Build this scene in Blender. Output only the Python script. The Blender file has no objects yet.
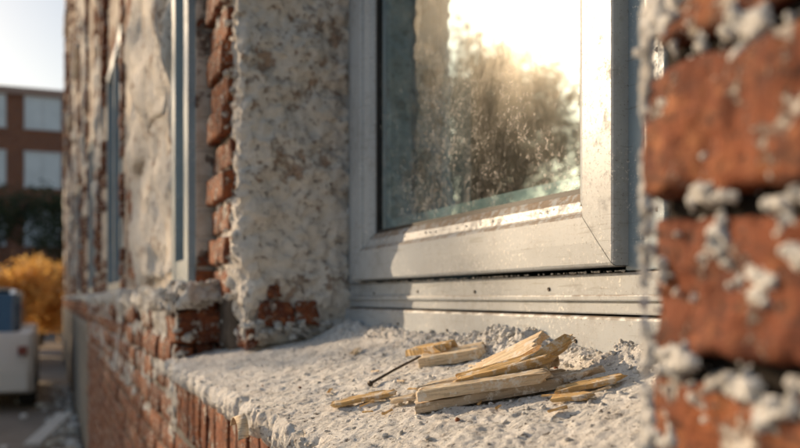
import bpy, math, random
from mathutils import Vector, noise, Matrix
random.seed(7)
scene=bpy.context.scene
R=random.uniform
# ------------------------------------------------------------------ helpers
def mesh_obj(name,verts,faces,mat=None,parent=None,smooth=False,mats=None,fm=None):
    me=bpy.data.meshes.new(name)
    me.from_pydata([tuple(v) for v in verts],[],faces)
    if mats:
        for m in mats: me.materials.append(m)
        if fm: me.polygons.foreach_set("material_index",fm)
    elif mat: me.materials.append(mat)
    if smooth: me.polygons.foreach_set("use_smooth",[True]*len(me.polygons))
    me.update()
    ob=bpy.data.objects.new(name,me)
    scene.collection.objects.link(ob)
    if parent: ob.parent=parent
    return ob
def empty(name,loc=(0,0,0)):
    e=bpy.data.objects.new(name,None); e.empty_display_size=.1; e.location=loc
    scene.collection.objects.link(e); return e
class Acc:
    def __init__(s): s.v=[];s.f=[];s.m=[]
    def add(s,v,f,mi=0):
        o=len(s.v); s.v+=v; s.f+=[tuple(i+o for i in q) for q in f]; s.m+=[mi]*len(f)
def box(x0,x1,y0,y1,z0,z1):
    v=[(x0,y0,z0),(x1,y0,z0),(x1,y1,z0),(x0,y1,z0),(x0,y0,z1),(x1,y0,z1),(x1,y1,z1),(x0,y1,z1)]
    f=[(0,3,2,1),(4,5,6,7),(0,1,5,4),(1,2,6,5),(2,3,7,6),(3,0,4,7)]
    return v,f
def bevel(ob,w=.002,seg=2):
    m=ob.modifiers.new("bevel",'BEVEL'); m.width=w; m.segments=seg; m.limit_method='ANGLE'
    return ob
def frac(x,y,z,o=4): return noise.fractal(Vector((x,y,z)),.9,2.1,o)
def rough_box(x0,x1,y0,y1,z0,z1,step,r,amps,seed=0.0):
    def lin(a,b):
        n=max(1,int(round((b-a)/step))); return [a+(b-a)*i/n for i in range(n+1)]
    X,Y,Z=lin(x0,x1),lin(y0,y1),lin(z0,z1)
    idx={};V=[];F=[]
    def g(i,j,k):
        key=(i,j,k)
        if key not in idx:
            idx[key]=len(V); V.append(Vector((X[i],Y[j],Z[k])))
        return idx[key]
    nx,ny,nz=len(X)-1,len(Y)-1,len(Z)-1
    for j in range(ny):
        for k in range(nz):
            F.append((g(0,j,k),g(0,j,k+1),g(0,j+1,k+1),g(0,j+1,k)))
            F.append((g(nx,j,k),g(nx,j+1,k),g(nx,j+1,k+1),g(nx,j,k+1)))
    for i in range(nx):
        for k in range(nz):
            F.append((g(i,0,k),g(i+1,0,k),g(i+1,0,k+1),g(i,0,k+1)))
            F.append((g(i,ny,k),g(i,ny,k+1),g(i+1,ny,k+1),g(i+1,ny,k)))
    for i in range(nx):
        for j in range(ny):
            F.append((g(i,j,0),g(i,j+1,0),g(i+1,j+1,0),g(i+1,j,0)))
            F.append((g(i,j,nz),g(i+1,j,nz),g(i+1,j+1,nz),g(i,j+1,nz)))
    rx=min(r,(x1-x0)/2.01);ry=min(r,(y1-y0)/2.01);rz=min(r,(z1-z0)/2.01);rr=min(rx,ry,rz)
    out=[]
    for p in V:
        q=Vector((min(max(p.x,x0+rr),x1-rr),min(max(p.y,y0+rr),y1-rr),min(max(p.z,z0+rr),z1-rr)))
        d=p-q
        if d.length>1e-9: p=q+d.normalized()*rr
        for a,fq in amps:
            p=p+a*noise.noise_vector(p*fq+Vector((seed,seed*.37,-seed)))
        out.append((p.x,p.y,p.z))
    return out,F
_ico={}
def ico(n):
    if n in _ico: return _ico[n]
    import bmesh
    bm=bmesh.new(); bmesh.ops.create_icosphere(bm,subdivisions=n,radius=1)
    v=[x.co.copy() for x in bm.verts]; f=[tuple(a.index for a in q.verts) for q in bm.faces]; bm.free()
    _ico[n]=(v,f); return v,f
def blob(c,s,seed,sub=2,amt=.8,fq=1.6):
    v,f=ico(sub); out=[]
    rot=Matrix.Rotation(seed*1.7,3,'Z')@Matrix.Rotation(seed*.9,3,'X')
    b=.45+.4*abs(math.sin(seed*5.1)); cc=.3+.4*abs(math.sin(seed*3.3))
    for p in v:
        k=1+amt*frac(p.x*fq+seed*3.1,p.y*fq-seed,p.z*fq+seed*.7,3)
        q=p*max(.25,k); q=rot@Vector((q.x*s,q.y*s*b,q.z*s*cc))
        out.append((q.x+c[0],q.y+c[1],q.z+c[2]))
    return out,f
def heightfield(u0,u1,v0,v1,du,dv,pos,keep):
    nu=int((u1-u0)/du);nv=int((v1-v0)/dv);V=[];K=[]
    for i in range(nu+1):
        for j in range(nv+1):
            p,k=pos(u0+(u1-u0)*i/nu,v0+(v1-v0)*j/nv); V.append(p);K.append(k>keep)
    F=[]
    for i in range(nu):
        for j in range(nv):
            a=i*(nv+1)+j; q=(a,a+nv+1,a+nv+2,a+1)
            if K[q[0]] or K[q[1]] or K[q[2]] or K[q[3]]: F.append(q)
    used=sorted({i for q in F for i in q}); mp={o:n for n,o in enumerate(used)}
    return [V[i] for i in used],[tuple(mp[i] for i in q) for q in F]
# ------------------------------------------------------------------ node helpers
class NT:
    def __init__(s,name):
        s.m=bpy.data.materials.new(name); s.m.use_nodes=True; s.t=s.m.node_tree; s.t.nodes.clear()
        s.out=s.n('ShaderNodeOutputMaterial'); s.b=s.n('ShaderNodeBsdfPrincipled')
        s.l(s.b.outputs[0],s.out.inputs[0]); s.tc=s.n('ShaderNodeTexCoord'); s.co=s.tc.outputs['Object']
    def n(s,t,**k):
        x=s.t.nodes.new(t)
        for a,b in k.items(): setattr(x,a,b)
        return x
    def l(s,a,b): s.t.links.new(a,b)
    def set(s,inp,v):
        if isinstance(v,bpy.types.NodeSocket): s.l(v,inp)
        elif isinstance(v,(tuple,list)) and len(v)==3 and inp.type=='RGBA': inp.default_value=(*v,1)
        else: inp.default_value=v
    def noise(s,scale,detail=6,rough=.6,vec=None,dist=0.0):
        x=s.n('ShaderNodeTexNoise'); x.inputs['Scale'].default_value=scale; x.inputs['Detail'].default_value=detail
        x.inputs['Roughness'].default_value=rough; x.inputs['Distortion'].default_value=dist
        s.l(vec or s.co,x.inputs['Vector']); return x.outputs['Fac']
    def map(s,scale,vec=None,rot=(0,0,0),loc=(0,0,0)):
        x=s.n('ShaderNodeMapping'); x.inputs['Scale'].default_value=scale; x.inputs['Rotation'].default_value=rot
        x.inputs['Location'].default_value=loc
        s.l(vec or s.co,x.inputs['Vector']); return x.outputs[0]
    def ramp(s,fac,*st):
        x=s.n('ShaderNodeValToRGB'); e=x.color_ramp.elements
        while len(e)<len(st): e.new(.5)
        for a,(p,c) in zip(e,st):
            a.position=p; a.color=(c,c,c,1) if isinstance(c,(int,float)) else (*c,1)
        s.l(fac,x.inputs[0]); return x.outputs[0]
    def mix(s,f,a,b,bt='MIX'):
        x=s.n('ShaderNodeMix',data_type='RGBA',blend_type=bt)
        s.set(x.inputs[0],f); s.set(x.inputs[6],a); s.set(x.inputs[7],b); return x.outputs[2]
    def math(s,op,a,b=0.0,cl=False):
        x=s.n('ShaderNodeMath',operation=op,use_clamp=cl); s.set(x.inputs[0],a); s.set(x.inputs[1],b); return x.outputs[0]
    def bump(s,h,st,d,nrm=None):
        x=s.n('ShaderNodeBump'); x.inputs['Strength'].default_value=st; x.inputs['Distance'].default_value=d
        s.l(h,x.inputs['Height'])
        if nrm: s.l(nrm,x.inputs['Normal'])
        return x.outputs[0]
    def fin(s,col,rough=.9,nrm=None,spec=.3,metal=0):
        s.set(s.b.inputs['Base Color'],col); s.set(s.b.inputs['Roughness'],rough)
        s.b.inputs['Specular IOR Level'].default_value=spec; s.b.inputs['Metallic'].default_value=metal
        if nrm: s.l(nrm,s.b.inputs['Normal'])
        return s.m
def m_brick(name="fired_clay_brick",dust_t=.56,k=1.0):
    a=NT(name); g=a.n('ShaderNodeNewGeometry')
    rnd=g.outputs['Random Per Island']; K=lambda c: tuple(x*k for x in c)
    base=a.ramp(rnd,(0,K((.22,.064,.028))),(.4,K((.31,.092,.034))),(.75,K((.37,.118,.040))),(1,K((.26,.078,.036))))
    n1=a.noise(14,8,.65); c=a.mix(a.ramp(n1,(.38,0),(.62,1)),base,K((.14,.042,.023)))
    n2=a.noise(60,6,.7); c=a.mix(a.ramp(n2,(.5,0),(.66,.6)),c,K((.48,.20,.085)))
    st=a.noise(1,7,.7,a.map((30,26,90),loc=(2,2,2)),.8); c=a.mix(a.ramp(st,(.50,0),(.62,.75)),c,(.06,.026,.019))
    n3=a.noise(38,9,.78,a.map((1,1,1),loc=(3,1,5)))
    dust=a.ramp(n3,(dust_t,0),(dust_t+.05,1)); c=a.mix(a.math('MULTIPLY',dust,.9),c,(.80,.74,.66))
    n4=a.noise(180,4,.6); c=a.mix(a.ramp(n4,(.59,0),(.66,.9)),c,(.045,.024,.018))
    h=a.math('ADD',a.math('MULTIPLY',n2,.6),a.math('MULTIPLY',n4,-.5)); h=a.math('ADD',h,a.math('MULTIPLY',dust,.3))
    nr=a.bump(h,1,.0035); nr=a.bump(a.noise(500,3,.6),.4,.0009,nr)
    return a.fin(c,.8,nr,.3)
def m_plaster(name,col=(.74,.70,.64),stain=(.30,.17,.10),st=.5,sc=1.0,lo=.5,pitm=.7,w=.06):
    a=NT(name); n1=a.noise(7*sc,8,.7); n2=a.noise(30*sc,8,.7); n3=a.noise(160,6,.65)
    c=a.mix(a.ramp(n2,(.35,0),(.65,1)),col,tuple(x*.82 for x in col))
    m=a.ramp(a.math('ADD',a.math('MULTIPLY',n1,.5),a.math('MULTIPLY',n2,.5)),(lo,0),(lo+w,1))
    c=a.mix(a.math('MULTIPLY',m,st),c,stain)
    pit=a.ramp(a.noise(75,5,.7,a.map((1,1,1),loc=(1,7,2))),(.6,0),(.65,1))
    c=a.mix(a.math('MULTIPLY',pit,pitm),c,tuple(x*.5 for x in stain))
    h=a.math('ADD',a.math('MULTIPLY',n2,1.0),a.math('MULTIPLY',n3,.5)); h=a.math('SUBTRACT',h,a.math('MULTIPLY',pit,.6)); h=a.math('SUBTRACT',h,a.math('MULTIPLY',m,.5))
    nr=a.bump(h,1,.006); nr=a.bump(a.noise(700,3,.6),.4,.0008,nr)
    return a.fin(c,.93,nr,.2)
def m_simple(name,col,rough=.6,spec=.4,var=.15,sc=8,bd=0,metal=0):
    a=NT(name); n=a.noise(sc,6,.6); c=a.mix(a.ramp(n,(.3,0),(.7,1)),col,tuple(x*(1-var) for x in col))
    return a.fin(c,rough,a.bump(a.noise(sc*8,5,.6),.5,bd) if bd else None,spec,metal)
def m_pvc(name,col,dirt=.6):
    a=NT(name)
    n1=a.noise(6,6,.6); n2=a.noise(55,8,.75)
    c=a.mix(a.ramp(n1,(.35,0),(.65,1)),col,tuple(x*.85 for x in col))
    d=a.ramp(a.math('ADD',a.math('MULTIPLY',n1,.4),a.math('MULTIPLY',n2,.6)),(.50,0),(.60,1))
    c=a.mix(a.math('MULTIPLY',d,dirt*.35),c,(.24,.20,.16))
    sp=a.ramp(a.noise(300,4,.65),(.63,0),(.67,1)); c=a.mix(a.math('MULTIPLY',sp,dirt),c,(.12,.10,.08))
    n5=a.noise(190,4,.7,a.map((1,1,1),loc=(4,4,1))); cl=a.ramp(a.noise(14,4,.6,a.map((1,1,1),loc=(8,2,1))),(.48,0),(.60,1))
    sp2=a.math('MULTIPLY',a.ramp(n5,(.58,0),(.62,1)),cl); c=a.mix(a.math('MULTIPLY',sp2,.8),c,(.85,.83,.78))
    g=a.n('ShaderNodeNewGeometry'); s=a.n('ShaderNodeSeparateXYZ'); a.l(g.outputs['Normal'],s.inputs[0])
    up=a.math('MULTIPLY',a.ramp(s.outputs[2],(.2,0),(.6,1)),a.ramp(n2,(.42,.15),(.52,1)))
    c=a.mix(a.math('MULTIPLY',up,.9),c,(.26,.19,.13))
    scr=a.ramp(a.noise(1,5,.6,a.map((20,10,220),rot=(.25,0,0))),(.61,0),(.64,1)); c=a.mix(a.math('MULTIPLY',scr,.4),c,(.2,.2,.19))
    r=a.math('ADD',a.math('MULTIPLY',d,.3),.34); r=a.math('ADD',r,a.math('MULTIPLY',up,.4),True)
    h=a.math('ADD',a.math('MULTIPLY',n2,.2),a.math('ADD',sp,a.math('MULTIPLY',sp2,1.5)))
    return a.fin(c,r,a.bump(h,.3,.001),.45)
def m_glass():
    a=NT("dusty_window_glass")
    t=a.n('ShaderNodeBsdfTransparent'); t.inputs[0].default_value=(.66,.86,.88,1)
    g1=a.n('ShaderNodeBsdfGlossy'); g1.inputs['Roughness'].default_value=.02; g1.inputs[0].default_value=(.66,.88,1,1)
    g2=a.n('ShaderNodeBsdfGlossy'); g2.inputs['Roughness'].default_value=.20; g2.inputs[0].default_value=(.95,.9,.8,1)
    d=a.n('ShaderNodeBsdfDiffuse'); d.inputs[0].default_value=(.84,.81,.75,1)
    m1=a.n('ShaderNodeMixShader'); m1.inputs[0].default_value=.36; a.l(t.outputs[0],m1.inputs[1]); a.l(g1.outputs[0],m1.inputs[2])
    n1=a.noise(7,8,.7,a.map((1,1,1),loc=(0,.3,.1))); n2=a.noise(36,8,.8); n3=a.noise(300,4,.75); n4=a.noise(130,5,.7,a.map((1,1,1),loc=(5,2,8)))
    big=a.ramp(n1,(.44,0),(.62,1))
    haze=a.math('ADD',a.math('MULTIPLY',big,.018),.012)
    m2=a.n('ShaderNodeMixShader'); a.l(haze,m2.inputs[0]); a.l(m1.outputs[0],m2.inputs[1]); a.l(g2.outputs[0],m2.inputs[2])
    s=a.n('ShaderNodeSeparateXYZ'); a.l(a.co,s.inputs[0])
    low=a.ramp(s.outputs[2],(.13,1),(.42,.45))
    patch=a.ramp(n2,(.46,0),(.58,1))
    sp=a.math('MULTIPLY',a.ramp(n3,(.50,0),(.56,1)),patch)
    sp4=a.ramp(n4,(.58,0),(.61,1))
    f=a.math('ADD',a.math('MULTIPLY',sp,.6),a.math('MULTIPLY',patch,.05)); f=a.math('MULTIPLY',f,a.math('ADD',a.math('MULTIPLY',big,.85),.1))
    f=a.math('MAXIMUM',f,a.math('MULTIPLY',sp4,a.math('ADD',a.math('MULTIPLY',big,.6),.1)))
    f=a.math('MULTIPLY',f,low); f=a.math('ADD',f,.02,True)
    m3=a.n('ShaderNodeMixShader'); a.l(f,m3.inputs[0]); a.l(m2.outputs[0],m3.inputs[1]); a.l(d.outputs[0],m3.inputs[2])
    a.l(m3.outputs[0],a.out.inputs[0]); return a.m
def m_glassfar():
    a=NT("window_pane_glass"); return a.fin((.10,.14,.16),.08,None,1.0)
def m_facade(name,plaster_amt=.5,dark=1.0):
    a=NT(name); s=a.n('ShaderNodeSeparateXYZ'); a.l(a.co,s.inputs[0])
    u=a.math('ADD',s.outputs[0],s.outputs[1]); cb=a.n('ShaderNodeCombineXYZ'); a.l(u,cb.inputs[0]); a.l(s.outputs[2],cb.inputs[1])
    b=a.n('ShaderNodeTexBrick'); a.l(cb.outputs[0],b.inputs['Vector'])
    b.inputs['Scale'].default_value=1; b.inputs['Brick Width'].default_value=.25; b.inputs['Row Height'].default_value=.075
    b.inputs['Mortar Size'].default_value=.007; b.inputs['Mortar Smooth'].default_value=.3
    b.inputs['Color1'].default_value=(.36*dark,.12*dark,.05*dark,1); b.inputs['Color2'].default_value=(.22*dark,.075*dark,.04*dark,1)
    b.inputs['Mortar'].default_value=(.42*dark,.37*dark,.31*dark,1)
    n1=a.noise(2.3,9,.72); n2=a.noise(16,8,.7)
    c=a.mix(a.ramp(n2,(.4,0),(.7,.6)),b.outputs[0],(.16*dark,.07*dark,.04*dark))
    t=.66-.3*plaster_amt
    pm=a.ramp(a.math('ADD',a.math('MULTIPLY',n1,.8),a.math('MULTIPLY',n2,.2)),(t,0),(t+.03,1))
    c=a.mix(pm,c,a.mix(a.ramp(n2,(.4,0),(.65,1)),(.80,.73,.64),(.58,.48,.38)))
    h=a.math('ADD',a.math('MULTIPLY',b.outputs['Fac'],-.8),a.math('MULTIPLY',n2,.5)); h=a.math('ADD',h,a.math('MULTIPLY',pm,1.2))
    return a.fin(c,.9,a.bump(h,.9,.012),.2)
def m_sill():
    a=NT("powdery_white_mortar"); n1=a.noise(9,9,.72); n2=a.noise(48,8,.75); n3=a.noise(260,5,.7)
    c=a.mix(a.ramp(n1,(.42,0),(.60,1)),(.92,.90,.86),(.78,.74,.69))
    c=a.mix(a.ramp(n2,(.56,0),(.63,.7)),c,(.36,.31,.27))
    c=a.mix(a.ramp(a.noise(34,7,.7,a.map((1,1,1),loc=(9,3,3))),(.50,0),(.56,.9)),c,(.93,.91,.88))
    c=a.mix(a.ramp(a.noise(110,6,.7,a.map((1,1,1),loc=(2,9,3))),(.59,0),(.63,.9)),c,(.17,.14,.115))
    c=a.mix(a.ramp(n3,(.62,0),(.66,.9)),c,(.11,.09,.08))
    h=a.math('ADD',n2,a.math('MULTIPLY',n3,.6)); nr=a.bump(h,1,.005); nr=a.bump(a.noise(900,3,.6),.4,.0006,nr)
    return a.fin(c,.95,nr,.15)
def m_wood(name,col,c2):
    a=NT(name); v=a.map((6,90,90)); n=a.noise(1,8,.65,v,.6); n2=a.noise(1,4,.5,a.map((25,400,400)))
    c=a.mix(a.ramp(n,(.35,0),(.65,1)),col,c2); c=a.mix(a.ramp(n2,(.50,0),(.64,.6)),c,tuple(x*.5 for x in c2))
    c=a.mix(a.ramp(a.noise(70,6,.7),(.53,0),(.61,.75)),c,(.82,.78,.71))
    return a.fin(c,.75,a.bump(a.math('ADD',n,n2),.8,.0018),.25)
BR=m_brick(); BRD=m_brick("dusty_clay_brick",.54,1.08)
PL=m_plaster("white_plaster",(.88,.85,.80),(.50,.40,.30),.3)
PW=m_plaster("white_mortar_splash",(.93,.91,.87),(.62,.54,.45),.35,1.5,.54,.3)
PLC=m_plaster("stained_plaster",(.93,.87,.79),(.46,.27,.16),.7,1.25,.545,.6,.045)
DK=m_simple("dark_joint_mortar",(.035,.030,.026),.95,.1,.5,40,.003)
SI=m_sill(); PV=m_pvc("weathered_white_pvc",(.47,.51,.545),.8); PVB=m_pvc("blue_grey_painted_frame",(.34,.44,.51),.3)
GL=m_glass(); GF=m_glassfar()
RB=m_simple("black_rubber_gasket",(.012,.012,.013),.6,.4,.3,40)
FC=m_facade("old_brickwork",.2); FP=m_facade("peeling_plaster_brickwork",.72)
W1=m_wood("pale_pine_wood",(.86,.72,.52),(.68,.51,.33)); W2=m_wood("yellow_pine_wood",(.78,.54,.26),(.60,.38,.16)); W3=m_wood("weathered_wood",(.66,.53,.38),(.42,.32,.22))
ROOM=m_simple("interior_wall_paint",(.14,.17,.17),.8,.2,.1,3)
CUR=m_simple("teal_curtain_cloth",(.50,.74,.74),.9,.1,.2,12)
STEEL=m_simple("rusty_steel",(.08,.06,.045),.55,.5,.5,200,0,.5)

# ------------------------------------------------------------------ right brick pier (foreground)
PX=.272; PY=.342
pier=empty("brick_pier")
A=Acc(); zt=.041-.0745*14
k=0; z=zt
while z<1.35:
    k+=1; hi=(-.22<z<.40)
    ys=PY-(.0 if k%2 else .003)+R(-.003,.002); first=(.24 if k%2 else .115); yy=ys; L=first
    while yy>-.55:
        st=.0036 if (hi and yy>.1) else .02
        dx=R(-.002,.002)
        v,f=rough_box(PX+dx,PX+.105,yy-L,yy,z+.0055,z+.0745-.0055,st,.005,[(.005,16),(.0030,55),(.0017,150),(.0008,400)] if st<.01 else [(.003,20)],k*3.3+yy)
        A.add(v,f); yy-=L+.010; L=.24
    z+=.0745
mesh_obj("bricks",A.v,A.f,BR,pier,True)
v,f=rough_box(PX+.011,.70,-.56,PY-.001,-1.35,1.39,.03,.004,[(.0015,30)]); mesh_obj("joint_mortar",v,f,DK,pier,True)
spots=[(.286,.112,.006,.016),(.281,.094,.0035,.02),(.306,.112,.007,.007),(.262,-.075,.01,.006),(.297,-.042,.012,.005),(.318,-.03,.012,.007),(.302,-.055,.004,.010),(.283,-.036,.014,.004),(.325,.032,.01,.005),(.27,.117,.01,.004),(.325,-.05,.006,.014),(.30,.047,.012,.003),(.328,.09,.006,.016),(.26,.040,.01,.003),(.28,-.100,.014,.006),(.31,.004,.003,.004),(.29,.075,.002,.003),(.315,.063,.004,.003),(.272,.100,.003,.014),(.26,-.045,.008,.004)]
def smear(y,z):
    n=frac(y*45,z*45,3.3,5); n2=frac(y*150,z*150,9.1,4); n3=frac(y*330,z*330,2.1,3)
    wob=.008*frac(z*30,1.2,5.5,3)
    m=.9*math.exp(-max(0,(PY-.001+wob-y))/.0055)
    for sy,sz,wy,wz in spots:
        m+=.85*math.exp(-((y-sy+wob*.6)/wy)**2-((z-sz+.006*n)/wz)**2)
    H=.0065*(n*1.0+m-.66+.6*n2)
    H=max(-.006,min(.0015,H))
    if H>0: H+=.0010*n2+.0009*n3
    return (PX+.0004-H,y,z),H
v,f=heightfield(.17,PY+.003,-.20,.32,.0010,.0010,smear,-.001); mesh_obj("mortar_smears",v,f,PW,pier,True)
A=Acc()
for i in range(240):
    z=R(-.25,.42); s=R(.0010,.0034)*(1 if R(0,1)<.85 else 1.6)
    A.add(*blob((PX+R(-.002,.02),PY+R(-.006,.003),z),s,i*1.3,3 if s>.003 else 2))
for i in range(30):
    j=random.choice([.041,-.0335,.1155]); A.add(*blob((PX+R(.006,.012),R(.22,.34),j+R(-.005,.005)),R(.0008,.0022),i*1.7,2))
mesh_obj("edge_mortar_lumps",A.v,A.f,PW,pier,True)

# ------------------------------------------------------------------ window sill
sill=empty("window_sill")
def sillh(X): return -(.212-.229*X)
mounds=[(1.12,.10,.022,.612,.030),(1.02,.05,.014,.605,.03),(1.55,.10,.014,.605,.028),(1.75,.09,.02,.60,.03),(.78,.05,.014,.612,.03),(1.33,.08,.008,.605,.03),(.92,.06,.008,.61,.02)]
def mound(X,y):
    m=0
    for yc,wy,h,xc,wx in mounds:
        m+=h*math.exp(-((y-yc)/wy)**2-((X-xc)/wx)**2)
    return m
path=[(.300,-.196),(.284,-.194),(.270,-.192),(.262,-.186),(.259,-.178),(.2585,-.170),(.2595,-.162),(.262,-.156),(.267,-.1535)]
nx=150
for i in range(1,nx+1):
    X=.267+(.64-.267)*i/nx; path.append((X,sillh(X)))
ys=[]; y=.10
while y<2.16:
    ys.append(y); y+=.0024 if .35<y<1.4 else .0055
V=[];F=[]
def mfac(b,c=0): return max(.3,min(1.5,1+.45*b+.25*c))
def topz(X,y):
    a=frac(X*9,y*9,1,4); b=frac(X*38,y*38,sillh(X)*38+2,4)
    return sillh(X)+.0035*a+.0030*b+mound(X,y)*mfac(b)
for y in ys:
    for j,(X,Z) in enumerate(path):
        edge=math.exp(-max(0,X-.27)/.02)
        a=frac(X*9,y*9,1,4); b=frac(X*38,y*38,Z*38+2,4); c=frac(X*150,y*150,Z*150,3)
        rg=frac(y*16,3.1,7.7,5)
        md=mound(X,y)
        X2=X+edge*(.011*rg+.006*b); Z2=Z+.0035*a+.0032*b+(.0015+.06*min(md,.02))*c-edge*.006*max(0,rg)+(md*mfac(b,c) if j>8 else 0)
        if j<9: Z2+=.011*frac(y*24,8.1,1,4); X2+=.004*c
        V.append((X2,y+.002*b,Z2))
n=len(path)
for i in range(len(ys)-1):
    for j in range(n-1):
        a=i*n+j; F.append((a,a+1,a+n+1,a+n))
mesh_obj("mortar_bed",V,F,SI,sill,True)
v,f=rough_box(.29,.72,.10,2.13,-.20,-.160,.03,.005,[(.002,20)]); mesh_obj("bed_core",v,f,SI,sill,True)
A=Acc()
for i in range(2300):
    t=R(0,1); X=.268+(.35)*(t**1.1); y=.38+1.7*R(0,1)**1.4
    s=.0005+.0038*R(0,1)**6
    A.add(*blob((X,y,topz(X,y)+s*.25),s,i*.77,1,.7))
for i in range(2200):
    y=random.choice([1.12,1.02,1.55,.78,1.12,1.2,1.35])+random.gauss(0,.07); X=.60+random.gauss(0,.022); X=min(X,.618); s=.0006+.0042*R(0,1)**3
    A.add(*blob((X,y,topz(X,y)+s*.5),s,i*.57,1,.8))
for i in range(160):
    y=R(.4,2.12); A.add(*blob((.264+R(-.006,.004),y,R(-.180,-.152)),R(.0015,.005),i*.9,2))
mesh_obj("mortar_crumbs",A.v,A.f,PW,sill,True)
A=Acc()
for i in range(18):
    X=R(.30,.58);y=R(.5,1.9);A.add(*blob((X,y,topz(X,y)+.001),R(.001,.004),i*1.7,1))
mesh_obj("brick_chips",A.v,A.f,BR,sill,True)

# ------------------------------------------------------------------ brickwork under the sill and lower wall
low=empty("brick_wall")
A=Acc()
y=.12
while y<2.10:
    v,f=rough_box(PX+.006+R(-.003,.003),PX+.12,y,y+.062,-.31,-.197,.008,.005,[(.003,25),(.0015,100)],y*7); A.add(v,f); y+=.0735
z=-.325-.065; r=0
while z>-1.32:
    y=.12-(r%2)*.125; r+=1
    while y<7:
        dx=R(-.004,.004); A.add(*rough_box(PX+dx+.004,PX+.11,y,y+.24,z,z+.064,.03,.005,[(.003,25)],y*3+z)); y+=.25
    z-=.0745
zs=[-.315+.0745*i for i in range(4)]
for i,z in enumerate(zs):
    y=2.14-(i%2)*.06
    while y<7:
        if not(i==3 and R(0,1)<.35):
            A.add(*rough_box(PX+R(-.008,.008),PX+.12,y,y+.24,z,z+.064,.02,.007,[(.006,18),(.002,70)],y*3+z))
        y+=.25
for i in range(9):
    z=-.165+.055*(i//3); x=.275+.052*(i%3)
    A.add(*rough_box(x,x+.05,2.08+R(0,.03),2.2,z,z+.05,.006,.007,[(.007,22),(.002,90)],i*4.1))
mesh_obj("bricks",A.v,A.f,BRD,low,True)
v,f=rough_box(PX+.012,.70,-.56,22.5,-1.36,-.205,.06,.01,[(.003,8)]); mesh_obj("joint_mortar",v,f,m_simple("grey_joint_mortar",(.36,.33,.29),.95,.1,.5,30,.004),low,True)
v,f=rough_box(.30,.70,2.19,22.5,-.204,-.03,.05,.01,[(.008,12)]); mesh_obj("core",v,f,FC,low,True)
v,f=rough_box(.270,.37,2.08,9,-.030,.012,.009,.010,[(.030,7),(.016,22),(.007,60),(.003,150)],4.4); mesh_obj("crumbling_ledge",v,f,PL,low,True)
v,f=rough_box(.300,.43,2.05,2.5,-.010,.035,.006,.02,[(.03,9),(.016,26),(.007,70)],8.4); mesh_obj("mortar_cap",v,f,PL,low,True)
def smear2(y,z):
    n=frac(y*12,z*12,1.3,5); n2=frac(y*60,z*60,9.1,4)
    H=.018*(n*.9+.25*n2-.52+.8*math.exp(-abs(z+.01)/.04)); H=max(-.012,min(.008,H))+(.003*n2 if H>0 else 0)
    return (PX+.001-H,y,z),H
v,f=heightfield(2.06,7,-.34,0,.008,.008,smear2,-.004); mesh_obj("mortar_smears",v,f,PL,low,True)
A=Acc()
for i in range(160):
    y=2.08+R(0,1)**1.5*4; A.add(*blob((.29+R(-.03,.06),y,.005+R(-.03,.02)),R(.004,.016),i*.83,3))
for i in range(50):
    A.add(*blob((.28+R(-.012,.12),2.08+R(-.03,.05),R(-.15,.04)),R(.004,.014),i*.43,3))
mesh_obj("mortar_lumps",A.v,A.f,PL,low,True)

# ------------------------------------------------------------------ plastered column left of the window
colm=empty("plaster_column")
v,f=rough_box(.388,.72,1.852,2.10,-.10,1.39,.005,.02,[(.018,6),(.018,16),(.010,45),(.0045,110),(.002,300)],2.2)
mesh_obj("plaster",v,f,PLC,colm,True)
A=Acc()
for x0,x1,z0,z1 in [(.425,.50,-.066,-.006),(.508,.56,-.062,-.01),(.44,.475,.0,.03),(.395,.425,-.11,-.06)]:
    A.add(*rough_box(x0,x1,1.836,1.93,z0,z1,.005,.008,[(.009,25),(.004,80)],x0*50))
z=-.0; i=0
while z<1.38:
    xf=.362 if i%2 else .376
    A.add(*rough_box(xf+R(-.004,.004),.46,1.93+R(-.006,.006),2.15,z+.005,z+.068,.008,.006,[(.006,22),(.002,90)],i*2.7)); z+=.0745; i+=1
mesh_obj("exposed_bricks",A.v,A.f,BRD,colm,True)
v,f=rough_box(.382,.72,1.95,2.16,-.12,1.385,.02,.01,[(.004,30)]); mesh_obj("joint_mortar",v,f,m_simple("brown_joint_mortar",(.20,.16,.13),.95,.1,.5,30,.004),colm,True)
A=Acc()
for i in range(50):
    A.add(*blob((.380+R(-.015,.02),1.925+R(-.02,.02),R(.0,1.3)),R(.003,.012),i*.93,3))
for i in range(80):
    A.add(*blob((R(.39,.62),1.84+R(-.02,.01),-.085+R(0,.03)),R(.004,.013),i*.67,3))
mesh_obj("plaster_lumps",A.v,A.f,PL,colm,True)

# ------------------------------------------------------------------ main window
win=empty("window")
def sweep(name,y0,y1,z0,z1,prof,mat,gap=.0):
    V=[];F=[]
    sides=[((y0,z0),(y1,z0)),((y1,z0),(y1,z1)),((y1,z1),(y0,z1)),((y0,z1),(y0,z0))]
    inn=[((1,1),(-1,1)),((-1,1),(-1,-1)),((-1,-1),(1,-1)),((1,-1),(1,1))]
    for (a,b),(ia,ib) in zip(sides,inn):
        o=len(V); L=max(abs(b[0]-a[0]),abs(b[1]-a[1])); d=((b[0]-a[0])/L,(b[1]-a[1])/L)
        for w,x in prof:
            V.append((x,a[0]+ia[0]*w+d[0]*gap,a[1]+ia[1]*w+d[1]*gap)); V.append((x,b[0]+ib[0]*w-d[0]*gap,b[1]+ib[1]*w-d[1]*gap))
        for i in range(len(prof)-1):
            q=o+2*i; F.append((q,q+1,q+3,q+2))
    return mesh_obj(name,V,F,mat,win)
SY0,SY1,SZ0,SZ1=.826,1.768,.038,1.30
prof=[(0,.650),(0,.614),(.0012,.6115),(.004,.610),(.030,.6095),(.062,.610),(.066,.6125),(.068,.617),(.071,.6185),(.084,.622),(.096,.631),(.098,.637)]
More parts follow.
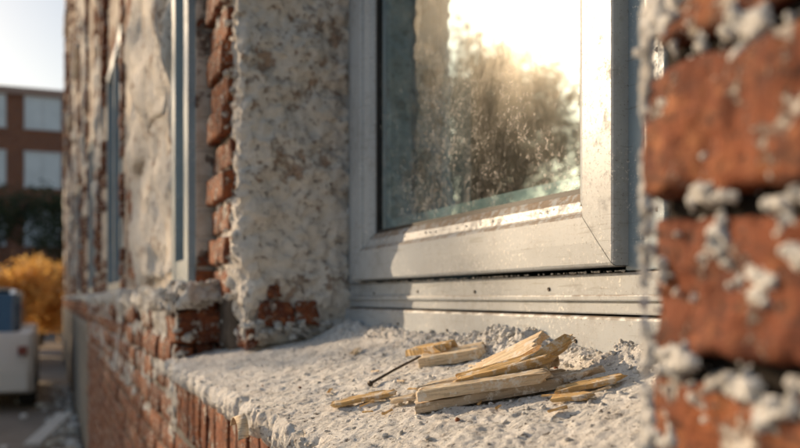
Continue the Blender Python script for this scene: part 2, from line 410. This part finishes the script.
sweep("sash",SY0,SY1,SZ0,SZ1,prof,PV,.0006)
sweep("sash_backing",SY0+.003,SY1-.003,SZ0+.003,SZ1-.003,[(0,.65),(0,.616),(.064,.616),(.066,.623),(.080,.628),(.094,.638)],RB)
sweep("gasket",SY0+.094,SY1-.094,SZ0+.094,SZ1-.094,[(0,.639),(.002,.634),(.010,.635),(.012,.645)],RB)
v=[(.6405,SY0+.098,SZ0+.098),(.6405,SY1-.098,SZ0+.098),(.6405,SY1-.098,SZ1-.098),(.6405,SY0+.098,SZ1-.098)]
mesh_obj("glass_pane",v,[(0,1,2,3)],GL,win)
sweep("inner_sash",SY0+.075,SY1-.075,SZ0+.075,SZ1-.075,[(0,.66),(.0,.655),(.05,.655),(.055,.70)],PV)
def wbox(nm,b,mat,w=.002): return bevel(mesh_obj(nm,*box(*b),mat,win),w)
wbox("bottom_rail",(.633,.70,.36,1.84,-.02,.031),PV)
wbox("bottom_rail_apron",(.622,.70,.36,1.84,-.10,-.0225),PV,.004)
wbox("rail_lip",(.627,.64,.36,1.84,-.004,.004),PV,.002)
wbox("jamb",(.632,.70,1.762,1.845,.0325,1.37),PV)
wbox("mullion",(.632,.70,.735,.832,.0325,1.37),PVB)
wbox("mullion_bead",(.624,.6315,.752,.765,.0325,1.37),PVB)
wbox("outer_jamb",(.632,.70,.345,.40,.0325,1.37),PV)
wbox("head",(.625,.70,.345,1.845,1.3705,1.40),PV)
v=[(.655,.40,.03),(.655,.735,.03),(.655,.735,1.37),(.655,.40,1.37)]; mesh_obj("side_glass_pane",v,[(0,1,2,3)],GL,win)
A=Acc()
for y,z in [(.80,-.005),(.92,-.055),(1.0,.012),(1.10,-.05),(1.22,.010),(1.3,-.055),(1.45,.012),(1.52,-.05),(1.68,.01),(.775,.10),(.775,.28)]:
    X=.6325 if z>-.02 else .6215
    V=[];n=12
    for q,(rr,dx) in enumerate([(.0028,.0015),(.0028,-.0008),(.0022,-.0013),(.0008,-.0008)]):
        for i in range(n): V.append((X+dx,y+rr*math.cos(i*2*math.pi/n),z+rr*math.sin(i*2*math.pi/n)))
    Fq=[(r*n+i,r*n+(i+1)%n,(r+1)*n+(i+1)%n,(r+1)*n+i) for r in range(3) for i in range(n)]+[tuple(3*n+i for i in range(n))]
    A.add(V,Fq)
mesh_obj("screws",A.v,A.f,STEEL,win)
A=Acc()
for i in range(260):
    y=SY0+.07+R(0,.75); A.add(*blob((.6215+R(-.003,.006),y,SZ0+.0755+R(.0,.004)),R(.0005,.002),i*.7,1))
for i in range(240):
    y=R(.83,1.76); A.add(*blob((.629+R(-.003,.003),y,.0325),R(.0006,.0025),i*.7,1))
mesh_obj("ledge_grit",A.v,A.f,SI,win,True)
V=[];F=[];N=70
for i in range(N+1):
    y=1.60+.9*i/N; X=.82+.022*math.sin(i*.62)+.010*math.sin(i*1.7)
    for z in (-.4,.5,1.5): V.append((X,y,z))
for i in range(N):
    for j in range(2): a=i*3+j; F.append((a,a+1,a+4,a+3))
mesh_obj("curtain",V,F,CUR,win,True)

# ------------------------------------------------------------------ house facade
house=empty("brick_house")
A=Acc(); mats=[FC,FP,ROOM]
A.add(*box(.30,.75,-2.5,2.17,1.42,8.6),0)
A.add(*box(.29,.75,-2.5,-.57,-1.36,1.4195),0)
A.add(*box(.705,.75,-.5,.35,-.15,1.4195),2); A.add(*box(.725,.75,1.84,2.17,-.15,1.4195),2)
wins=[(2.19,2.50),(4.5,5.6),(7.2,8.4),(10.4,11.8),(14.2,15.6),(18.2,19.8)]
floors=[(.03,1.38),(2.9,4.4),(5.7,7.2)]
ycuts=[2.17]
for a,b in wins: ycuts+=[a,b]
ycuts.append(22.5)
for i in range(len(ycuts)-1):
    y0,y1=ycuts[i],ycuts[i+1]
    if i%2==0: A.add(*box(.34,.75,y0,y1,-.028,8.6),1)
    else:
        zp=-.028
        for a,b in floors: A.add(*box(.343,.75,y0,y1,zp,a),1); zp=b
        A.add(*box(.343,.75,y0,y1,zp,8.6),1)
o=mesh_obj("walls",A.v,A.f,None,house,False,mats,A.m)
A=Acc()
v,f=box(.751,4.5,-.8,3.6,-1.0,1.9)
F=[q for k,q in enumerate(f) if k!=5]
A.add(v,F); mesh_obj("room",A.v,A.f,ROOM,house)
A=Acc(); B=Acc(); C=Acc()
for wi,(a,b) in enumerate(wins):
    for z0,z1 in floors:
        t=.07 if wi==0 else .055; x0,x1=(.322,.41) if wi==0 else (.328,.392)
        A.add(*box(x0,x1,a,a+t,z0,z1));A.add(*box(x0,x1,b-t,b,z0,z1))
        A.add(*box(x0+.002,x1,a+t,b-t,z0,z0+t));A.add(*box(x0+.002,x1,a+t,b-t,z1-t,z1))
        m=(a+b)/2
        if wi: A.add(*box(x0+.004,x1,m-.03,m+.03,z0+t,z1-t))
        B.add(*box(.372,.40,a+t,b-t,z0+t,z1-t))
        if a>3: C.add(*rough_box(.262,.36,a-.08,b+.08,z0-.055,z0-.004,.03,.012,[(.012,14),(.005,40)],a+z0))
mesh_obj("window_frames",A.v,A.f,PVB,house); mesh_obj("window_glass",B.v,B.f,GF,house); mesh_obj("window_ledges",C.v,C.f,PL,house,True)
A=Acc(); B=Acc()
for k,(a,b) in enumerate(wins):
    for side,yc in ((0,b+.04),(1,(b+ (wins[k+1][0] if k+1<len(wins) else 22))/2),(2,(wins[k+1][0] if k+1<len(wins) else 22.3)-.16)):
        if k==0 and side<2: continue
        z=.03; i=0; dep=R(.02,.045)
        while z<6.5:
            if R(0,1)<.8:
                A.add(*rough_box(.34-dep*R(.6,1.1),.36,yc+(i%2)*.05,yc+.14+(i%2)*.05+R(0,.03),z+.005,z+.068,.04,.006,[(.006,14)],z+yc))
            z+=.0745;i+=1
    for j in range(7 if k else 3):
        y=b+R(.1,1.0); z=R(.1,3.5)
        B.add(*rough_box(.34-R(.012,.035),.36,y,y+R(.2,.7),z,z+R(.3,1.2),.04,.012,[(.05,4),(.015,14)],z+y))
B.add(*rough_box(.322,.36,2.53,3.75,.06,3.0,.02,.012,[(.05,4),(.02,12),(.008,40)],5.5))
mesh_obj("exposed_bricks",A.v,A.f,BRD,house,True); mesh_obj("plaster_patches",B.v,B.f,PLC,house,True)
mesh_obj("roof",*box(.12,6,-2.6,22.7,8.61,8.8),m_simple("roof_metal",(.2,.18,.17),.6),house)
mesh_obj("end_wall",*box(.751,6,22.3,22.499,-1.36,8.60),FC,house)

# ------------------------------------------------------------------ wood scraps
def scrap(L,w,t,mat,p,rz,tilt=0,roll=0,seed=0,groove=0,jag=.012,bend=0):
    nl,nw=44,10; V=[];F=[]
    rows=[]
    for i in range(nl+1):
        s=i/nl; ring=[]
        for layer in (0,1):
            for j in range(nw+1):
                q=j/nw
                e0=jag*(frac(q*5+seed,seed,layer*.4,4)*.9+.35*noise.noise(Vector((q*22,seed,0)))); e1=jag*1.3*(frac(q*5-seed,seed*2,layer*.4+3,4))
                x=-L/2+e0+(L-e0+e1)*s
                y=(q-.5)*w*(1+.06*noise.noise(Vector((s*6,seed,layer))))+.0008*noise.noise(Vector((x*200,q*3,seed)))
                z=(t if layer else 0)+.0009*noise.noise(Vector((x*60,q*4,seed+layer*9)))+.0010*noise.noise(Vector((x*30,q*30,seed)))+bend*math.sin(s*math.pi)
                if groove and layer and .35<q<.65: z-=groove
                if layer and (i==0 or i==nl): z-=.0015
                ring.append(len(V)); V.append((x,y,z))
        rows.append(ring)
    n=nw+1
    for i in range(nl):
        a,b=rows[i],rows[i+1]
        for j in range(nw):
            F.append((a[j],a[j+1],b[j+1],b[j])); F.append((a[n+j],b[n+j],b[n+j+1],a[n+j+1]))
        F.append((a[0],b[0],b[n],a[n])); F.append((a[nw],a[n+nw],b[n+nw],b[nw]))
    for r,fl in ((rows[0],0),(rows[-1],1)):
        for j in range(nw):
            q=(r[j],r[n+j],r[n+j+1],r[j+1]); F.append(q if not fl else q[::-1])
    ob=mesh_obj("wood_scrap",V,F,mat)
    ob.matrix_world=Matrix.Translation(Vector(p))@Matrix.Rotation(math.radians(rz),4,'Z')@Matrix.Rotation(math.radians(tilt),4,'Y')@Matrix.Rotation(math.radians(roll),4,'X')
    return ob
def lay(L,w,t,mat,X,Y,dz,rz,seed,extra_t=0,extra_r=0,**k):
    c,s=math.cos(math.radians(rz)),math.sin(math.radians(rz)); g=.229
    tl=-math.degrees(math.atan(g*c)); rl=math.degrees(math.atan(-g*s))
    return scrap(L,w,t,mat,(X,Y,sillh(X)+.003+dz),rz,tl+extra_t,rl+extra_r,seed,**k)
lay(.158,.052,.010,W3,.446,.826,.000,-31,1.1)
lay(.138,.040,.010,W1,.450,.842,.0115,-23,2.3,groove=.0035)
lay(.135,.022,.011,W1,.430,.812,.0118,-34,3.7,extra_t=1)
lay(.100,.026,.008,W2,.462,.822,.0225,-27,14.7,extra_t=-4,extra_r=5)
lay(.080,.046,.009,W1,.498,.868,.022,-52,4.1,extra_t=-18,extra_r=14)
lay(.062,.036,.010,W2,.508,.812,.024,-12,5.2,extra_t=-18,extra_r=-26)
lay(.070,.030,.009,W1,.484,.900,.010,-84,6.1,extra_t=-10,extra_r=16)
lay(.060,.050,.011,W3,.520,.872,.002,-70,7.1,extra_t=-3)
lay(.066,.018,.007,W3,.510,.776,.004,-48,7.7,extra_t=-4)
lay(.050,.026,.006,W1,.540,.845,.020,10,15.7,extra_t=-20)
lay(.088,.056,.014,W1,.530,1.090,.000,-40,8.8,groove=.004,jag=.006)
lay(.070,.030,.010,W2,.516,1.135,.012,-70,9.4,extra_t=-4)
lay(.060,.022,.005,W2,.516,.736,.000,-20,10.2)
lay(.035,.018,.004,W2,.48,.712,.000,-50,10.9)
lay(.070,.024,.005,W2,.358,.990,.001,-25,11.3)
lay(.030,.022,.004,W1,.385,.925,.000,-20,12.3)
lay(.045,.010,.003,W1,.50,1.42,.000,60,13.1)
for q in range(22): lay(R(.010,.024),R(.002,.005),.0015,random.choice([W1,W2]),R(.33,.56),R(.62,1.2),.0005,R(-90,90),20+q,jag=.002)
def tube(name,pts,rad,mat,parent=None,n=8):
    V=[];F=[]
    for i,p in enumerate(pts):
        p=Vector(p); d=(Vector(pts[min(i+1,len(pts)-1)])-Vector(pts[max(i-1,0)])).normalized()
        a=d.cross(Vector((0,0,1))); a=a.normalized() if a.length>.05 else Vector((1,0,0)); b=d.cross(a)
        r=rad[i] if isinstance(rad,list) else rad
        for k in range(n):
            q=p+a*r*math.cos(k*6.2832/n)+b*r*math.sin(k*6.2832/n); V.append(tuple(q))
    for i in range(len(pts)-1):
        for k in range(n): F.append((i*n+k,i*n+(k+1)%n,(i+1)*n+(k+1)%n,(i+1)*n+k))
    F.append(tuple(range(n))[::-1]); F.append(tuple((len(pts)-1)*n+k for k in range(n)))
    if name is None: return V,F
    return mesh_obj(name,V,F,mat,parent,True)
h=Vector((.397,1.071,sillh(.397)+.006)); e=Vector((.500,1.134,sillh(.5)+.013))
tube("rusty_nail",[h,h+(e-h)*.02,h+(e-h)*.021,h+(e-h)*.5+Vector((0,0,.001)),h+(e-h)*.97,e],[.0042,.0042,.0020,.0019,.0018,.0003],STEEL)
V=[];F=[];N=26
for i in range(N+1):
    t=i/N; a=-.4+3.4*t; r=.020+.004*t
    for w in (0,1): V.append((.236-.014*w+.004*t,1.10+.03*t-r*math.cos(a)*.9,-.172+r*math.sin(a)*.8-.004*w))
for i in range(N): F.append((2*i,2*i+1,2*i+3,2*i+2))
o=mesh_obj("wood_shaving",V,F,W1,None,True); s=o.modifiers.new("s",'SOLIDIFY'); s.thickness=.0012

# ------------------------------------------------------------------ ground
GZ=-1.35
a=NT("dry_ground"); n1=a.noise(.6,8,.65); n2=a.noise(9,8,.7)
c=a.mix(a.ramp(n1,(.4,0),(.6,1)),(.26,.22,.18),(.17,.145,.12)); c=a.mix(a.ramp(n2,(.5,0),(.7,.8)),c,(.34,.30,.25))
GM=a.fin(c,.95,a.bump(n2,.8,.03),.15)
mesh_obj("ground",[(-400,-400,GZ-.12),(400,-400,GZ-.12),(400,600,GZ-.12),(-400,600,GZ-.12)],[(0,1,2,3)],GM)
pav=mesh_obj("pavement",*box(-1.9,.285,-3,24,GZ-.13,GZ),m_simple("pavement_concrete",(.38,.33,.28),.9,.2,.35,3,.01)); bevel(pav,.02)
mesh_obj("road",*box(-9,-1.902,-30,120,GZ-.13,GZ-.116),m_simple("road_asphalt",(.055,.053,.05),.85,.3,.2,2,.006))
A=Acc()
for i in range(260):
    y=R(3,14); x=.26-abs(random.gauss(0,.16)); s=R(.01,.06); A.add(*blob((x,y,GZ+s*.3),s,i*.9,1,.6))
mesh_obj("rubble",A.v,A.f,SI,None,False)
def plank(p,L,w,t,rz,tilt,mat):
    o=mesh_obj("plank",*box(-L/2,L/2,-w/2,w/2,0,t),mat); bevel(o,.004)
    o.matrix_world=Matrix.Translation(p)@Matrix.Rotation(math.radians(rz),4,'Z')@Matrix.Rotation(math.radians(tilt),4,'Y')
plank((.0,8.6,GZ+.12),1.1,.14,.03,75,-6,m_simple("white_painted_plank",(.7,.68,.63),.7)); plank((-.15,7.3,GZ+.05),.9,.12,.03,40,-3,W3)

# ------------------------------------------------------------------ vehicles
def ring_wheel(A,x,y,z,r,w,mi):
    n=24; V=[];F=[]
    for k,(rr,dx) in enumerate([(0,.0),(r*.55,.01),(r*.6,-.02),(r*.95,0),(r,.03),(r,w-.03),(r*.95,w),(0,w)]):
        for i in range(n): V.append((x+dx,y+rr*math.cos(i*6.2832/n),z+rr*math.sin(i*6.2832/n)))
    for k in range(7):
        for i in range(n): F.append((k*n+i,k*n+(i+1)%n,(k+1)*n+(i+1)%n,(k+1)*n+i))
    A.add(V,F,mi)
def car(name,x0,y0,col):
    e=empty(name); W=1.76; z0=GZ
    body=[(0,.24),(-.03,.50),(.02,.80),(.12,.93),(.55,.97),(2.9,.97),(3.4,.90),(4.05,.78),(4.2,.62),(4.22,.34),(4.0,.22),(.2,.20)]
    cab=[(.18,.93),(.62,1.40),(1.0,1.46),(2.0,1.46),(2.35,1.40),(3.1,.93)]
    paint=m_simple(name+"_paint",col,.3,.6,.03); gl=m_simple("car_glass",(.07,.14,.22),.1,.9,.1); tyre=m_simple("tyre",(.05,.045,.04),.8); red=m_simple("tail_light_red",(.3,.08,.06),.3)
    def ext(pts,secs):
        V=[];F=[];n=len(pts)
        for x,sh,lift in secs:
            cy=sum(p[0] for p in pts)/n
            for p in pts: V.append((x0+x,y0+cy+(p[0]-cy)*sh,z0+p[1]*(1) - lift))
        for s in range(len(secs)-1):
            for i in range(n): F.append((s*n+i,s*n+(i+1)%n,(s+1)*n+(i+1)%n,(s+1)*n+i))
        F.append(tuple(range(n))[::-1]); F.append(tuple((len(secs)-1)*n+i for i in range(n))); return V,F
    bevel(mesh_obj("body",*ext(body,[(0,.95,0),(.06,.99,0),(.3,1,0),(W-.3,1,0),(W-.06,.99,0),(W,.95,0)]),paint,e,True),.03,3)
    bevel(mesh_obj("cabin",*ext(cab,[(.16,.86,.03),(.24,.96,0),(W-.24,.96,0),(W-.16,.86,.03)]),gl,e),.02,2)
    mesh_obj("roof_panel",*box(x0+.3,x0+W-.3,y0+.75,y0+2.25,z0+1.452,z0+1.475),paint,e)
    mesh_obj("bumper",*box(x0+.08,x0+W-.08,y0-.06,y0+.04,z0+.26,z0+.5),paint,e)
    A=Acc(); A.add(*box(x0+.08,x0+.18,y0-.045,y0+.06,z0+.68,z0+.78)); A.add(*box(x0+W-.18,x0+W-.08,y0-.045,y0+.06,z0+.68,z0+.78)); mesh_obj("tail_lights",A.v,A.f,red,e)
    A=Acc()
    for yy in (.75,3.4):
        ring_wheel(A,x0-.01,y0+yy,z0+.31,.31,.2,0); ring_wheel(A,x0+W-.19,y0+yy,z0+.31,.31,.2,0)
    mesh_obj("wheels",A.v,A.f,tyre,e)
car("parked_car",-1.93,11.0,(.84,.77,.70)); car("parked_car",-2.3,17.5,(.14,.24,.40))

# ------------------------------------------------------------------ background building
bb=empty("brick_building"); by=50
bm=m_facade("far_brickwork",-.4,1.15)
mesh_obj("walls",*box(-13,9,by,by+12,GZ-.12,10.9),bm,bb)
mesh_obj("parapet",*box(-13.2,9.2,by-.2,by+12.2,10.91,11.3),m_simple("parapet_stone",(.50,.33,.26),.8),bb)
A=Acc();B=Acc()
for fl in range(4):
    z=GZ+1.1+fl*3.15
    for k in range(8):
        x=-12.2+k*2.75
        A.add(*box(x,x+1.7,by-.03,by-.002,z,z+1.75))
        B.add(*box(x-.1,x+1.8,by-.07,by-.002,z+1.76,z+1.86));B.add(*box(x-.1,x+1.8,by-.1,by-.002,z-.12,z-.01))
        B.add(*box(x-.08,x-.001,by-.06,by-.002,z,z+1.75));B.add(*box(x+1.701,x+1.78,by-.06,by-.002,z,z+1.75));B.add(*box(x+.82,x+.88,by-.06,by-.031,z,z+1.75))
mesh_obj("window_glass",A.v,A.f,m_simple("glass_painted_sky_reflection",(.90,.90,.88),.25,.8,.2,1),bb); mesh_obj("window_frames",B.v,B.f,m_simple("pale_window_frames",(.85,.83,.8),.6),bb)  # panes' near-white base colour stands in for reflected sky; no blinds modelled

# ------------------------------------------------------------------ trees
bark=m_simple("tree_bark",(.10,.075,.055),.9,.2,.4,12,.02)
def leafmat(name,c1,c2,tm=.35):
    a=NT(name); g=a.n('ShaderNodeNewGeometry'); c=a.ramp(g.outputs['Random Per Island'],(0,c1),(1,c2))
    a.fin(c,.6,None,.3); tr=a.n('ShaderNodeBsdfTranslucent'); a.l(c,tr.inputs[0]); mx=a.n('ShaderNodeMixShader'); mx.inputs[0].default_value=tm
    a.l(a.b.outputs[0],mx.inputs[1]); a.l(tr.outputs[0],mx.inputs[2]); a.l(mx.outputs[0],a.out.inputs[0]); return a.m
LG=leafmat("green_leaves",(.03,.05,.02),(.08,.09,.03),.2); LY=leafmat("golden_leaves",(.62,.34,.08),(.85,.58,.20),.5)
def tree(name,x,y,H,lm,seed,dens=9,spread=.42,k_=1.0,fd=.38):
    rs=random.Random(seed); e=empty(name,(0,0,0)); T=Acc(); Lf=Acc()
    def br(p,d,L,r,dep):
        pts=[p]; q=p; dd=d
        for i in range(4):
            dd=(dd+Vector((rs.uniform(-.16,.16),rs.uniform(-.16,.16),rs.uniform(-.05,.12)))).normalized(); q=q+dd*L/4; pts.append(q)
        T.add(*tube(None,pts,[r*(1-.13*i) for i in range(5)],None,n=6))
        if dep>=2:
            for i in range(dens):
                c=pts[rs.randint(1,4)]+Vector([rs.gauss(0,.30*k_) for _ in range(3)])
                for j in range(5):
                    cc=c+Vector([rs.gauss(0,.11*k_) for _ in range(3)]); u=Vector([rs.uniform(-1,1) for _ in range(3)]).normalized(); w=u.orthogonal().normalized(); s=rs.uniform(.05,.10)*k_
                    Lf.add([tuple(cc-u*s),tuple(cc+w*s*.5),tuple(cc+u*s),tuple(cc-w*s*.5)],[(0,1,2,3)])
        if dep<4:
            for i in range(3 if dep else 6):
                az=rs.uniform(0,6.28); k=pts[-1] if i<2 else pts[rs.randint(2,3)]
                nd=(dd*.75+Vector((math.cos(az),math.sin(az),rs.uniform(-.1,.5)))*.75).normalized()
                br(k,nd,L*rs.uniform(.6,.78)*(1 if dep else spread*2),r*.52,dep+1)
    br(Vector((x,y,GZ-.12)),Vector((0,0,1)),H*fd,H*.022,0)
    mesh_obj("trunk_and_limbs",T.v,T.f,bark,e,True); mesh_obj("crown",Lf.v,Lf.f,lm,e)
def at(az,d): a=math.radians(az); return -math.sin(a)*d,math.cos(a)*d
for az,d,H,lm,sd,dn,kk in [(20.0,34,18,LG,31,6,1.5),(24.0,40,20,LG,32,6,1.5),(27.0,47,18,LG,33,5,1.5),(32.0,54,12.5,LG,34,7,1.4),(36.5,54,12.5,LG,35,7,1.4),(42,46,15,LG,36,6,1.5),(46,44,15,LG,37,6,1.6)]:
    x,y=at(az,d); tree("street_tree",x,y,H,lm,sd,dn,.42,kk,.30)
tree("street_tree",-5.3,13.6,7.4,LG,3,3)
tree("street_tree",-3.0,42.0,7.5,LG,14,8,.42,1.2)
tree("street_tree",1.5,41.0,7.0,LG,17,8,.42,1.2)
tree("autumn_tree",-1.25,26.0,5.0,LY,21,16,.42,.85,.20)
tree("autumn_tree",-.3,28.5,4.9,LY,22,16,.42,.85,.20)

# ------------------------------------------------------------------ light
AZ=math.radians(33.5); EL=math.radians(17.5)
S=Vector((-math.sin(AZ)*math.cos(EL),math.cos(AZ)*math.cos(EL),math.sin(EL)))
sl=bpy.data.lights.new("sun",'SUN'); sl.energy=5.0; sl.angle=math.radians(.6); sl.color=(1,.75,.49)
so=bpy.data.objects.new("sun",sl); scene.collection.objects.link(so); so.rotation_euler=S.to_track_quat('Z','Y').to_euler()
w=bpy.data.worlds.new("World"); scene.world=w; w.use_nodes=True; nt=w.node_tree; nt.nodes.clear()
sk=nt.nodes.new('ShaderNodeTexSky'); sk.sky_type='NISHITA'; sk.sun_disc=False; sk.sun_elevation=EL; sk.sun_rotation=-AZ; sk.dust_density=1.5; sk.air_density=1.0
mx=nt.nodes.new('ShaderNodeMix'); mx.data_type='RGBA'; mx.blend_type='MULTIPLY'; mx.inputs[0].default_value=1; mx.inputs[7].default_value=(1,.94,.88,1)
bg=nt.nodes.new('ShaderNodeBackground'); bg.inputs[1].default_value=.15; ou=nt.nodes.new('ShaderNodeOutputWorld')
nt.links.new(sk.outputs[0],mx.inputs[6]); nt.links.new(mx.outputs[2],bg.inputs[0]); nt.links.new(bg.outputs[0],ou.inputs[0])
# ------------------------------------------------------------------ camera
cd=bpy.data.cameras.new("camera"); co=bpy.data.objects.new("camera",cd); scene.collection.objects.link(co); scene.camera=co
cd.sensor_width=36; cd.lens=38.25; cd.shift_y=.0925; cd.clip_start=.02; cd.clip_end=2000
co.location=(0,0,0); co.rotation_euler=(math.pi/2,0,-math.atan(350/850))
cd.dof.use_dof=True; cd.dof.focus_distance=.93; cd.dof.aperture_fstop=4.8
scene.view_settings.view_transform='Standard'; scene.view_settings.look='None'; scene.view_settings.exposure=0
